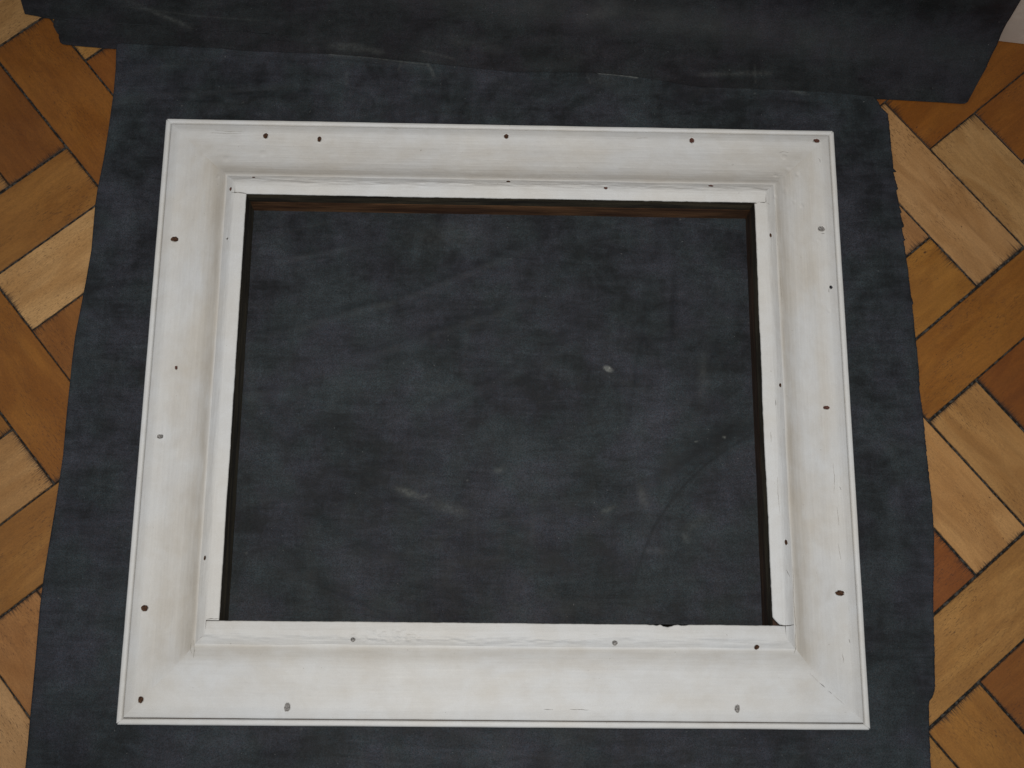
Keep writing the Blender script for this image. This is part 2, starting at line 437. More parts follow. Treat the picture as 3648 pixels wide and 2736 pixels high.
# ------------------------------------------------------------------ the two dark sheets
mainL = [(-471.8, 454.9), (-472.1, 448.4), (-470.8, 420.8), (-470.6, 390.8), (-473.1, 340.4), (-475.4, 302.7), (-479.0, 264.1), (-479.9, 245.1), (-479.4, 188.4), (-482.1, 149.6), (-485.8, 110.0), (-488.5, 82.2), (-489.2, 54.4), (-489.3, 25.9), (-489.5, -11.9), (-489.0, -57.5), (-490.4, -84.9), (-492.0, -113.7), (-494.7, -152.5), (-497.1, -190.4), (-498.0, -226.6), (-497.0, -278.6), (-496.6, -338.9), (-496.2, -372.1), (-496.4, -393.2), (-494.9, -425.3), (-495.5, -520.0)]
mainR = [(456.0, 402.4), (458.7, 401.5), (465.9, 389.2), (473.7, 380.9), (474.7, 360.6), (475.6, 322.3), (476.0, 308.7), (479.4, 305.1), (475.4, 304.3), (476.0, 299.2), (477.2, 293.7), (477.8, 289.3), (479.3, 282.4), (477.5, 280.2), (477.6, 277.3), (479.3, 262.4), (479.7, 258.4), (481.7, 252.3), (479.8, 250.5), (480.9, 245.8), (483.1, 234.0), (480.6, 232.5), (481.2, 226.1), (482.7, 219.3), (483.9, 216.8), (481.8, 215.4), (483.1, 197.2), (484.2, 182.7), (485.6, 146.6), (487.7, 138.0), (486.1, 134.5), (487.2, 103.7), (488.1, 75.7), (488.3, 42.2), (487.5, 32.4), (488.6, 11.9), (489.6, -12.8), (490.2, -49.3), (491.3, -77.4), (492.0, -103.9), (491.6, -124.9), (490.6, -148.3), (487.6, -180.7), (487.1, -185.6), (484.8, -207.5), (483.5, -232.9), (481.5, -270.4), (479.3, -305.0), (476.1, -312.5), (472.5, -317.3), (471.1, -323.5), (469.2, -352.7), (469.0, -371.9), (468.4, -387.3), (466.8, -420.1), (466.0, -520.0)]
mainT = [(-471.8, 454.9), (-464.5, 455.3), (-409.7, 453.6), (-353.7, 451.4), (-302.4, 448.1), (-227.6, 447.3), (-154.8, 442.8), (-79.6, 436.4), (11.9, 428.1), (108.7, 429.3), (167.9, 424.5), (208.6, 418.1), (244.1, 412.1), (327.4, 410.4), (406.1, 407.5), (456.0, 402.4)]
# the upper sheet is measured on the unrolled sheet: along the wall, distance up to / up the wall
upL = [(-1262, 145), (-1238, -30), (-1224.0, -77.8), (-1214.2, -100.1), (-1209.3, -110.4), (-1205.3, -118.2), (-1199.1, -118.7), (-1192.8, -119.0), (-1181.7, -120.3), (-1168.5, -117.3), (-1168.2, -123.1), (-1167.6, -129.7), (-1162.7, -136.4), (-1161.2, -138.5), (-1158.3, -140.8), (-1157.9, -144.3), (-1154.9, -150.6), (-1151.7, -152.7), (-1148.5, -153.1)][::-1]
upB = [(-1148.5, -153.1), (-1128.4, -152.7), (-1085.5, -150.9), (-919.0, -140.6), (-609.4, -121.3), (-154.3, -97.4), (-137.0, -95.7), (-71.4, -91.4), (-48.4, -90.3)]
upR = [(-48.4, -90.3), (-42.2, -89.2), (-39.1, -86.5), (-30.2, -66.1), (-19.1, -40.5), (-11.8, -10.2), (-11.0, 30.1), (-14.5, 69.7), (-22, 145.1)]

def resample(poly, n):
    p = np.array(poly, float) / 1000
    d = np.concatenate([[0], np.cumsum(np.hypot(*(np.diff(p, axis=0).T)))])
    s = np.linspace(0, d[-1], n)
    for v in d[1:-1]:                      # keep every corner of the traced edge
        s[np.argmin(np.abs(s - v))] = v
    s = np.sort(s)
    return np.stack([np.interp(s, d, p[:, 0]), np.interp(s, d, p[:, 1])], 1)

def coons(T, B, L, R, nr, nc, fray=0.0):
    """T,B run left to right; L,R run T to B"""
    T = resample(T, nc); B = resample(B, nc); L = resample(L, nr); R = resample(R, nr)
    u = np.linspace(0, 1, nc)[None, :, None]; v = np.linspace(0, 1, nr)[:, None, None]
    if fray > 0:
        i = np.arange(nr)
        R = R.copy(); R[1:-1, 0] += fray * (0.6 * vnoise(i * 0.9, i * 0, 5) + 0.5 * vnoise(i * 0.23, i * 0, 6) + 1.6 * np.clip(vnoise(i * 0.31, i * 0 + 9, 7) - 0.72, 0, 1))[1:-1]
    S = (1 - v) * T[None] + v * B[None] + (1 - u) * L[:, None] + u * R[:, None]
    S -= (1 - u) * (1 - v) * T[0] + u * (1 - v) * T[-1] + (1 - u) * v * B[0] + u * v * B[-1]
    return S

def blob(X, Y, cx, cy, rx, ry, rot=0.0, p=2.0):
    c, s = math.cos(rot), math.sin(rot)
    a = ((X - cx) * c + (Y - cy) * s) / rx; b = (-(X - cx) * s + (Y - cy) * c) / ry
    return np.exp(-(a * a + b * b) ** (p / 2))

def polyline_dist(X, Y, pts):
    d = np.full(X.shape, 9.0); tt = np.zeros(X.shape)
    L = len(pts) - 1
    for i in range(L):
        ax, ay = pts[i]; bx, by = pts[i + 1]
        vx, vy = bx - ax, by - ay
        t = np.clip(((X - ax) * vx + (Y - ay) * vy) / (vx * vx + vy * vy), 0, 1)
        dd = np.hypot(X - ax - t * vx, Y - ay - t * vy)
        m = dd < d
        d = np.where(m, dd, d); tt = np.where(m, (i + t) / L, tt)
    return d, tt

def thick_sheet(name, P3, S_nr, S_nc, mat, thick, chalk, wipe):
    me = np_mesh(name, P3.reshape(-1, 3), grid_faces(S_nr, S_nc, flip=True), attrs={"chalk": chalk.ravel(), "wipe": wipe.ravel()})
    o = link(name, me, mat)
    if me.polygons[len(me.polygons) // 2].normal.z < 0:
        me.flip_normals()
    md = o.modifiers.new("thickness", 'SOLIDIFY'); md.thickness = thick; md.offset = -1
    return o

def mm(*pts): return [(a / 1000, b / 1000) for a, b in pts]

# main sheet
nr, nc = 860, 480
S = coons(mainT, [(-495.5, -520), (466, -520)], mainL, mainR, nr, nc, 0.0007)
X, Y = S[..., 0], S[..., 1]
upline = 0.4275 - 0.0525 * (X - 0.0)          # lower edge of the sheet beneath
over = np.clip((Y - upline + 0.03) / 0.05, 0, 1); over = over * over * (3 - 2 * over)
Z = 0.0016 + 0.0018 * over
Z += 0.00045 * fbm(X * 7, Y * 7, 3, 3) + 0.00022 * fbm(X * 30, Y * 30, 9, 3)
edge = np.minimum(X - X[:, :1], X[:, -1:] - X)
Z += 0.0014 * np.exp(-edge / 0.018) * (0.5 + 0.5 * vnoise(Y * 13, X * 0 + 3, 4))
topd = np.abs(Y - Y[:1, :])
Z += 0.0022 * np.exp(-topd / 0.012) * np.clip(0.35 + 0.9 * vnoise(X * 9, X * 0, 8), 0, 1)
d, t = polyline_dist(X, Y, mm((290.4, -22.0), (260.7, -40.4), (237.7, -56.9), (211.4, -81.4), (191.7, -105.7), (175.3, -131.2), (163.8, -156.5), (157.1, -178.3), (152.8, -193.8)))
Z += 0.0004 * np.exp(-(d / 0.0055) ** 2) - 0.0008 * np.exp(-(d / 0.0022) ** 2)
d, t = polyline_dist(X, Y, mm((296.0, -11), (264.6, -22.3), (231.9, -37.5), (205.7, -57.3), (179.6, -80.2)))
Z += -0.0008 * np.exp(-(d / 0.013) ** 2)
for cx, cy, L_, a_ in ((-0.17, 0.12, 0.10, 0.30), (-0.05, 0.165, 0.09, 0.42), (-0.19, -0.13, 0.10, -0.5), (-0.13, -0.10, 0.08, -0.45), (0.16, 0.07, 0.09, 1.4),
                       (0.20, 0.12, 0.07, 1.5), (-0.02, 0.03, 0.07, 0.5), (-0.28, 0.02, 0.06, 0.05), (0.24, 0.06, 0.05, 1.2), (-0.33, 0.40, 0.09, 0.1), (0.08, 0.10, 0.05, 1.0),
                       (-0.16, -0.21, 0.07, -0.4), (0.02, -0.12, 0.05, 0.2), (-0.06, 0.10, 0.12, 0.35), (-0.22, 0.19, 0.05, 0.2)):
    Z += 0.0011 * blob(X, Y, cx, cy, L_, 0.006, a_) - 0.0009 * blob(X, Y, cx + 0.004, cy - 0.009, L_ * 0.8, 0.005, a_)
for pts, h in ((mm((-210.4, 446.9), (-203.6, 449.3), (-154.8, 440.8), (-122.0, 436.9), (-93.0, 435.2)), 0.0012), (mm((-122.0, 438.9), (-125.5, 428.2)), 0.001), (mm((-89.6, 436.2), (-82.3, 419.6)), 0.0012)):
    d, t = polyline_dist(X, Y, pts)
    Z += h * np.exp(-(d / 0.003) ** 2)
Z = np.maximum(Z, 0.00125)
ch = np.zeros_like(X)
ch += 1.9 * blob(X, Y, 0.1262, 0.0524, 0.0052, 0.0028, -0.55, 4)                # beige fleck
ch += 0.42 * blob(X, Y, -0.1000, -0.0950, 0.015, 0.004, -0.35) + 0.25 * blob(X, Y, -0.080, -0.098, 0.004, 0.002, 0.4)
ch += 0.22 * blob(X, Y, -0.052, -0.112, 0.02, 0.006, -0.25)
ch += 0.9 * blob(X, Y, -0.2785, -0.1642, 0.0011, 0.0011, 0, 4)
ch += 0.75 * blob(X, Y, 0.2582, -0.0266, 0.0015, 0.0018, 0.7, 4) + 0.6 * blob(X, Y, 0.2255, -0.032, 0.0013, 0.0010, 0, 4)
ch += 0.30 * blob(X, Y, 0.1240, -0.1110, 0.008, 0.003, 0.5) + 0.22 * blob(X, Y, 0.1634, -0.0964, 0.005, 0.014, 0.25)
ch += 0.16 * blob(X, Y, 0.236, 0.045, 0.006, 0.026, -0.1) + 0.13 * blob(X, Y, 0.222, -0.125, 0.014, 0.005, 0.5)
ch += 0.14 * blob(X, Y, 0.1760, -0.157, 0.013, 0.004, -0.1) + 0.22 * blob(X, Y, 0.2105, -0.142, 0.004, 0.006, 0.2)
ch += 0.25 * blob(X, Y, 0.0005, -0.068, 0.006, 0.003, 0.3) + 0.10 * blob(X, Y, -0.06, 0.215, 0.05, 0.018, 0.1)
ch += 0.14 * blob(X, Y, -0.215, 0.453, 0.014, 0.006, 0.1) + 0.30 * blob(X, Y, -0.2035, 0.4465, 0.012, 0.0022, -0.1)
for pts, w, a in ((mm((-212, 447), (-190, 446), (-150, 441.5), (-122.0, 437.9), (-96.0, 436)), 0.0011, 0.30), (mm((-124.0, 437), (-127.5, 428.2)), 0.0011, 0.28),
                  (mm((-92, 436), (-87, 429), (-84.3, 421.6)), 0.0016, 0.28), (mm((118, 428.3), (140, 426.8), (166, 423.5)), 0.0009, 0.75), (mm((104, 429), (108, 415)), 0.001, 0.12),
                  (mm((288, 415), (303, 412)), 0.002, 0.35), (mm((355, 410), (372, 406)), 0.002, 0.22), (mm((-190, 422), (-191, 408)), 0.0022, 0.12)):
    d, t = polyline_dist(X, Y, pts)
    ch += a * np.exp(-(d / w) ** 2)
ch += 0.10 * blob(X, Y, 0.125, 0.418, 0.02, 0.009, -0.05)
# long faint wiping marks
for q in range(90):
    cx, cy = rng.uniform(-0.46, 0.46), rng.uniform(-0.38, 0.43)
    ch += rng.uniform(0.015, 0.05) * blob(X, Y, cx, cy, rng.uniform(0.02, 0.07), rng.uniform(0.002, 0.007), rng.choice([0.05, 0.25, 0.5, -0.4, 1.45, 1.6]) + rng.uniform(-.1, .1))
for q in range(30):
    ch += 0.5 * blob(X, Y, rng.uniform(-0.46, 0.46), rng.uniform(-0.38, 0.43), 0.0008, 0.0008)
wp = np.zeros_like(X)
d, t = polyline_dist(X, Y, mm((296.0, -11), (264.6, -22.3), (231.9, -37.5), (205.7, -57.3), (184, -76)))
wp += 0.75 * np.exp(-(d / 0.010) ** 2) * (0.6 + 0.4 * np.sin(t * 3))
d, t = polyline_dist(X, Y, mm((290.4, -22.0), (260.7, -40.4), (237.7, -56.9), (211.4, -81.4), (191.7, -105.7), (175.3, -131.2), (163.8, -156.5), (157.1, -178.3), (152.8, -193.8)))
wp += 0.75 * np.exp(-(d / 0.0016) ** 2) * (0.4 + 0.6 * np.sin(np.pi * t) ** 0.5)
d2, t = polyline_dist(X, Y, mm((262, -36), (232, -56), (205, -80), (187, -104)))
wp += 0.4 * np.exp(-(d2 / 0.0012) ** 2)
for cx, cy, L_, a_ in ((-0.17, 0.12, 0.10, 0.30), (-0.05, 0.165, 0.09, 0.42), (-0.19, -0.13, 0.10, -0.5), (-0.13, -0.10, 0.08, -0.45), (0.16, 0.07, 0.09, 1.4),
                       (0.20, 0.12, 0.07, 1.5), (-0.02, 0.03, 0.07, 0.5), (-0.28, 0.02, 0.06, 0.05), (0.24, 0.06, 0.05, 1.2), (0.08, 0.10, 0.05, 1.0),
                       (-0.16, -0.21, 0.07, -0.4), (0.02, -0.12, 0.05, 0.2), (-0.06, 0.10, 0.12, 0.35), (-0.22, 0.19, 0.05, 0.2), (0.05, -0.16, 0.06, -0.5), (-0.25, 0.06, 0.08, 0.02)):
    wp += 0.34 * blob(X, Y, cx, cy, L_ * 0.7, rng.uniform(0.002, 0.006), a_)
for q in range(70):
    wp += rng.uniform(0.06, 0.22) * blob(X, Y, rng.uniform(-0.47, 0.47), rng.uniform(-0.40, 0.43), rng.uniform(0.015, 0.06), rng.uniform(0.0015, 0.009), rng.choice([0.02, 0.3, 0.5, -0.45, 1.35, 1.6]) + rng.uniform(-.15, .15))
wp = np.clip(wp, 0, 0.8)
main = thick_sheet("sheet", np.stack([X, Y, Z], -1), nr, nc, SHEET, 0.0009, np.clip(ch, 0, 1.6), wp)
main["label"] = "large charcoal black sheet lying under the white frame, its right edge ragged"
main["category"] = "sheet"
main["group"] = "black sheets on the parquet"

# upper sheet, rolling up the wall
nr2, nc2 = 380, 480
S2 = coons(upB, [(-1262, 145), (-22, 145.1)], upL, upR, nr2, nc2)
A, Sx = S2[..., 0], S2[..., 1]
Rr = 0.060
base_s = -Rr
ang = np.clip((Sx - base_s) / Rr, 0, math.pi / 2)
dist = np.where(Sx < base_s, Sx, base_s + Rr * np.sin(ang))            # <=0 toward room
zz = np.where(Sx < base_s, 0.0, Rr * (1 - np.cos(ang))) + np.clip(Sx - base_s - Rr * math.pi / 2, 0, None)
Xw = WALL_P[0] + WALL_T[0] * A + WALL_N[0] * (dist - 0.003)
Yw = WALL_P[1] + WALL_T[1] * A + WALL_N[1] * (dist - 0.003)
Z2 = 0.0013 + zz + 0.00018 * (1 + fbm(Xw * 9, Yw * 9, 5, 3))
e2 = np.minimum(np.arange(nc2)[None, :] / nc2 * 1.2, (nc2 - 1 - np.arange(nc2))[None, :] / nc2 * 1.2)
Z2 = Z2 + 0.0012 * np.exp(-e2 / 0.03) * (np.sin(Sx * 60) * 0.3 + 0.5)
ch2 = np.zeros_like(Xw)
for pts, w, a in ((mm((-500, 530), (-440, 505), (-415, 494), (-385, 480)), 0.004, 0.10), (mm((-470, 508), (-380, 497), (-300, 492)), 0.0013, 0.10),
                  (mm((-430, 500), (-395, 486)), 0.0022, 0.14), (mm((-200, 457), (-170, 456), (-150, 452)), 0.004, 0.16),
                  (mm((-212, 459), (-190, 462), (-175, 461)), 0.003, 0.12), (mm((-60, 470), (-5, 458)), 0.007, 0.07), (mm((100, 500), (140, 515)), 0.010, 0.07),
                  (mm((245, 430), (300, 433), (330, 434)), 0.0032, 0.16), (mm((312, 445), (312, 420)), 0.0012, 0.12), (mm((-100, 455), (-60, 445)), 0.002, 0.14)):
    d, t = polyline_dist(Xw, Yw, pts)
    ch2 += a * np.exp(-(d / w) ** 2)
for q in range(26):
    ch2 += rng.uniform(0.01, 0.04) * blob(Xw, Yw, rng.uniform(-0.55, 0.6), rng.uniform(0.40, 0.55), rng.uniform(0.02, 0.07), rng.uniform(0.003, 0.010), rng.uniform(-0.4, 0.5))
wp2 = np.zeros_like(Xw)
for q in range(40):
    wp2 += rng.uniform(0.06, 0.22) * blob(Xw, Yw, rng.uniform(-0.6, 0.62), rng.uniform(0.40, 0.56), rng.uniform(0.02, 0.09), rng.uniform(0.003, 0.012), rng.uniform(-0.5, 0.5))
wp2 = np.clip(wp2, 0, 0.7)
upper = thick_sheet("sheet", np.stack([Xw, Yw, Z2], -1), nr2, nc2, SHEET2, 0.0007, np.clip(ch2, 0, 1), wp2)
upper["label"] = "black sheet running across the top under the larger one, with a torn stepped left corner"
upper["category"] = "sheet"
upper["group"] = "black sheets on the parquet"

# ------------------------------------------------------------------ the frame
HX, HY = 0.4, 0.34818
Z0 = 0.0018
HOLES = [(-279.4, 325.0, 2.69, 3.8, 0), (-215.9, 321.7, 2.37, 3.48, 0), (5.2, 330.2, 2.85, 3.16, 0), (226.6, 329.0, 2.69, 3.64, 1), (376.5, 331.7, 3.96, 2.69, 1), (-286.3, 262.6, 1.6, 1.2, 1), (7.7, 262.9, 2.34, 1.56, 0), (120.3, 255.0, 2.02, 1.71, 1), (243.2, 261.5, 2.8, 1.71, 1), (-311.3, 246.8, 1.55, 2.18, 1), (-376.8, 193.3, 4.43, 3.16, 0), (-363.3, 39.4, 1.58, 2.21, 1), (-311.3, 186.1, 1.09, 1.24, 2), (-375.6, -39.4, 3.48, 2.53, 2), (-377.8, -227.3, 4.11, 3.16, 0), (-374.2, -322.4, 2.85, 3.48, 0), (-312.4, -175.5, 1.24, 2.49, 0), (376.1, 219.2, 4.27, 2.85, 2), (309.8, 200.6, 1.4, 2.48, 0), (383.5, 147.4, 2.06, 2.22, 3), (369.8, 3.3, 3.79, 2.21, 1), (313.3, 23.3, 1.56, 2.18, 0), (311.3, -152.3, 1.87, 2.95, 0), (373.4, -204.1, 5.38, 2.85, 0), (-220.3, -328.8, 3.16, 4.43, 2), (-151.6, -259.6, 2.49, 2.18, 2), (124.4, -260.7, 2.64, 2.64, 2), (275.3, -263.7, 2.49, 2.49, 0), (256.5, -327.0, 2.69, 3.95, 2)]
LIP = [(0, 1.8), (0, 12), (0, 19), (0.35, 21.4), (1.3, 22.9), (3.4, 23.5), (5.2, 23.2), (6.1, 22.2), (6.7, 20.3), (6.9, 17)]
COVE = [(7.4, 17), (7.5, 22.6), (8.0, 24.1), (9.0, 24.8), (12, 26.0), (16, 27.4), (19, 28.0), (24, 28.3), (30, 28.7), (36, 29.5), (44, 31.2), (52, 33.0), (60, 35.4), (66, 37.9), (71, 40.6), (75, 43.3), (78.3, 45.7), (80.6, 47.0), (82.2, 47.5), (83.4, 47.8)]
RIDGE = [(82.8, 47.0), (83.2, 47.85), (84.5, 48.7), (87, 50.5), (90.0, 52.3), (92.2, 53.3), (94, 53.7)]
FLAT = [(94, 53.7), (98, 53.6), (104, 52.5), (106.2, 52.1), (106.8, 51.6), (107.1, 50.6)]
WTOP = [(107.15, 50.9), (107.5, 44), (107.9, 33), (107.8, 30.5), (107.2, 29.6)]
WBOT = [(107.25, 29.9), (107.7, 28.8), (107.5, 16), (107.3, 1.8)]

def curve(prof, step):
    p = np.array(prof, float)
    d = np.concatenate([[0], np.cumsum(np.hypot(*(np.diff(p, axis=0).T)))])
    n = max(2, int(round(d[-1] / step)) + 1)
    s = np.linspace(0, d[-1], n)
    s = np.unique(np.concatenate([s, d]))
    tt = np.interp(s, d, p[:, 0]); zz = np.interp(s, d, p[:, 1])
    for _ in range(2):   # soften the corners a little
        tt[1:-1] = 0.25 * tt[:-2] + 0.5 * tt[1:-1] + 0.25 * tt[2:]
        zz[1:-1] = 0.25 * zz[:-2] + 0.5 * zz[1:-1] + 0.25 * zz[2:]
    return tt / 1000, zz / 1000

SIDES = {'top': ((1, 0), (0, -1), HX, (0, HY)), 'bottom': ((-1, 0), (0, 1), HX, (0, -HY)),
         'left': ((0, 1), (1, 0), HY, (-HX, 0)), 'right': ((0, -1), (-1, 0), HY, (HX, 0))}

def smooth_height(t):
    p = COVE + RIDGE[1:] + FLAT[1:]
    return np.interp(t * 1000, [a for a, _ in p], [b for _, b in p]) / 1000

def relief(Xp, Yp, side, t, s):
    """small unevenness of the primed wood, in metres"""
    r = 0.00028 * fbm(Xp * 22, Yp * 22, 21, 3) + 0.00010 * fbm(s * 40, t * 900, 31, 2)
    r += 0.00010 * fbm(Xp * 160, Yp * 160, 41, 2)
    return r

def dents(Xp, Yp):
    r = np.zeros(Xp.shape)
    for hx, hy, a, b, k in HOLES:
        q = np.hypot((Xp - hx / 1000) / (a / 1000), (Yp - hy / 1000) / (b / 1000))
        near = q < 2.2
        if not near.any(): continue
        r += np.where(near, -0.0020 * np.clip((1.02 - q) / 0.22, 0, 1) + 0.00055 * np.exp(-((q - 1.20) / 0.17) ** 2) * (0.6 + 0.8 * vnoise(Xp * 600, Yp * 600, 3)), 0)
    # pimples and dents in the upper right corner and along the bottom strip
    for cx, cy, rr, h in ((0.3497, 0.2855, 0.0024, -0.0007), (0.3385, 0.290, 0.0030, -0.0005), (0.322, 0.281, 0.0025, 0.0007), (0.344, 0.250, 0.0022, -0.0005), (0.353, 0.246, 0.0025, 0.0006),
                          (0.336, 0.3085, 0.0030, 0.0007), (0.332, 0.262, 0.004, -0.0005), (0.318, 0.250, 0.0020, -0.0006), (-0.315, 0.318, 0.006, 0.0005), (-0.322, 0.292, 0.004, 0.0006),
                          (-0.281, 0.300, 0.004, 0.0005), (-0.329, 0.266, 0.002, 0.0006), (0.372, 0.205, 0.002, 0.0004), (0.3795, 0.118, 0.002, -0.0005)):
        r += h * blob(Xp, Yp, cx, cy, rr, rr, 0, 3)
    m = blob(Xp, Yp, -0.112, -0.2560, 0.042, 0.0065, 0.0, 4)
    r += m * 0.0011 * np.clip(vnoise(Xp * 190, Yp * 330, 51) + 0.5 * vnoise(Xp * 420, Yp * 600, 52), -0.6, 1)
    m = blob(Xp, Yp, -0.005, -0.2600, 0.075, 0.0040, -0.01, 4)
    r += m * 0.0008 * vnoise(Xp * 110, Yp * 420, 53)
    return r

def line_wobble(side, name, s):
    k = {'top': 1, 'bottom': 2, 'left': 3, 'right': 4}[side]
    if name == 'flat':
        amp = {'top': 0.0022, 'bottom': 0.0018, 'left': 0.0004, 'right': 0.0007}[side]
        return amp * fbm(s * 26, s * 0 + k, 61, 3)
    if name == 'rim':
        amp = {'top': 0.00035, 'bottom': 0.0004, 'left': 0.0003, 'right': 0.0011}[side]
        w = amp * fbm(s * 18, s * 0 + k, 71, 3) + 0.00025 * fbm(s * 190, s * 0 + k, 72, 2)
        return w
    if name == 'outer':
        return 0.00022 * fbm(s * 20, s * 0 + k, 81, 3)
    if name == 'groove':
        return 0.00025 * fbm(s * 30, s * 0 + k, 91, 3)
    return s * 0

def softmin(a, b, k):
    m = np.minimum(a, b)
    return m - k * np.log(np.exp(-(a - m) / k) + np.exp(-(b - m) / k))

def base_wobble(side, s):
    k = {'top': 1, 'bottom': 2, 'left': 3, 'right': 4}[side]
    return {'top': 0.0008, 'bottom': 0.0013, 'left': 0.0005, 'right': 0.0006}[side] * fbm(s * 16, s * 0 + k * 3, 101, 3)

def strip_grid(side, prof, step, part, ds=0.0011, endmode='mitre', endval=0.0):
    tau, nin, L, org = SIDES[side]
    t, z = curve(prof, step)
    ns = int(2 * L / ds)
    f = np.linspace(-1, 1, ns)
    if endmode == 'mitre': e = L - t
    else: e = np.full(t.shape, L - endval)
    s = f[:, None] * e[None, :]
    T = np.broadcast_to(t[None, :], s.shape).copy(); Zz = np.broadcast_to(z[None, :], s.shape).copy()
    fade = np.clip((e[None, :] - np.abs(s)) / 0.01, 0, 1)
    # wobble the arrises
    if part == 'lip':
        w0 = line_wobble(side, 'outer', s); T = T + w0 * np.clip(1 - t / 0.006, 0, 1)[None, :] * fade
    if part == 'cove':
        w = line_wobble(side, 'groove', s) * np.exp(-(t - 0.0072) / 0.002)[None, :]
        T = T + w * fade
        Zz = np.interp((T - w * fade) - np.clip((T - 0.018) / 0.012, 0, 1) * np.clip((0.080 - T) / 0.010, 0, 1) * (T - softmin(T, L - np.abs(s), 0.0022)), t, z)
    if part in ('cove', 'ridge'):
        T = T + base_wobble(side, s) * np.exp(-((t - 0.083) / 0.0035) ** 2)[None, :] * fade
    if part in ('ridge', 'flat'):
        wf = line_wobble(side, 'flat', s) * np.exp(-((t - 0.0925) / 0.003) ** 2)[None, :] * fade
        T = T + wf
        Zz = Zz + 0.0008 * fbm(s * 45, T * 220, 95, 3) * np.exp(-((t - 0.090) / 0.005) ** 2)[None, :] * (1.6 if side in ('top', 'bottom') else 0.5)
    if part == 'flat':
        wr = line_wobble(side, 'rim', s) * np.clip((t - 0.100) / 0.006, 0, 1)[None, :] * fade
        T = T + wr
        if side == 'bottom':     # splintered bite out of the lower sight edge
            sx = -s
            bite = np.clip(1 - np.abs(sx - 0.181) / 0.022, 0, 1) ** 0.7 * np.clip(0.5 + 0.6 * vnoise(sx * 260, sx * 0, 77), 0, 1)
            T = T - 0.0026 * bite * np.clip((t - 0.101) / 0.005, 0, 1)[None, :]
        if side == 'right':
            corner = np.clip(1 - np.abs(s - (L - 0.1071)) / 0.0095, 0, 1)
            T = T - 0.0085 * corner ** 1.3 * np.clip((t - 0.0975) / 0.009, 0, 1)[None, :]
    if part in ('wtop', 'wbot'):
        T = T + 0.0004 * fbm(s * 14, Zz * 90, 88, 3) + 0.0002 * fbm(s * 120, Zz * 300, 89, 2)
    Xp = org[0] + tau[0] * s + nin[0] * T
    Yp = org[1] + tau[1] * s + nin[1] * T
    if part in ('lip', 'cove', 'ridge', 'flat'):
        Zz = Zz + relief(Xp, Yp, side, T, s) * np.clip((Zz - 0.003) / 0.01, 0, 1)
        if part != 'lip':
            Zz = Zz + dents(Xp, Yp)
    if part == 'cove':   # hairline where the mitre has opened a little
        Zz = Zz - 0.00012 * np.exp(-((e[None, :] - np.abs(s)) / 0.0007) ** 2) * np.clip((T - 0.03) / 0.02, 0, 1)
    if part == 'lip':
        Zz = Zz - 0.0009 * np.exp(-((e[None, :] - np.abs(s)) / 0.0007) ** 2)
        # rounded outer corners
        near = np.clip(1 - (L - np.abs(s)) / 0.004, 0, 1)
        pull = 0.0012 * near ** 2
        Xp = Xp - np.sign(Xp) * pull * (abs(tau[0]) > 0); Yp = Yp - np.sign(Yp) * pull * (abs(tau[1]) > 0)
    off = {'top': 0, 'bottom': 2.1, 'left': 4.3, 'right': 6.2}[side]
    P = np.stack([Xp, Yp, Zz], -1)
    uvt = T if part not in ('wtop', 'wbot') else Zz
    return P, np.stack([s + off, uvt], -1)

def join_grids(name, grids):
    vs, fs, uvs, base = [], [], [], 0
    for P, uv in grids:
        nr_, nc_ = P.shape[:2]
        vs.append(P.reshape(-1, 3)); uvs.append(uv.reshape(-1, 2))
        fs.append(grid_faces(nr_, nc_, base)); base += nr_ * nc_
    vs = np.concatenate(vs); fs = np.concatenate(fs); uvs = np.concatenate(uvs)
    me = np_mesh(name, vs, fs, uvs)
    zs = sum(me.polygons[i].normal.z for i in range(0, len(me.polygons), max(1, len(me.polygons) // 50)))
    return me, zs

frame = bpy.data.objects.new("picture_frame", None)
COL.objects.link(frame)
frame.empty_display_size = 0.1
frame["label"] = "empty rectangular wooden picture frame primed white, pitted with brown nail holes"
frame["category"] = "picture frame"

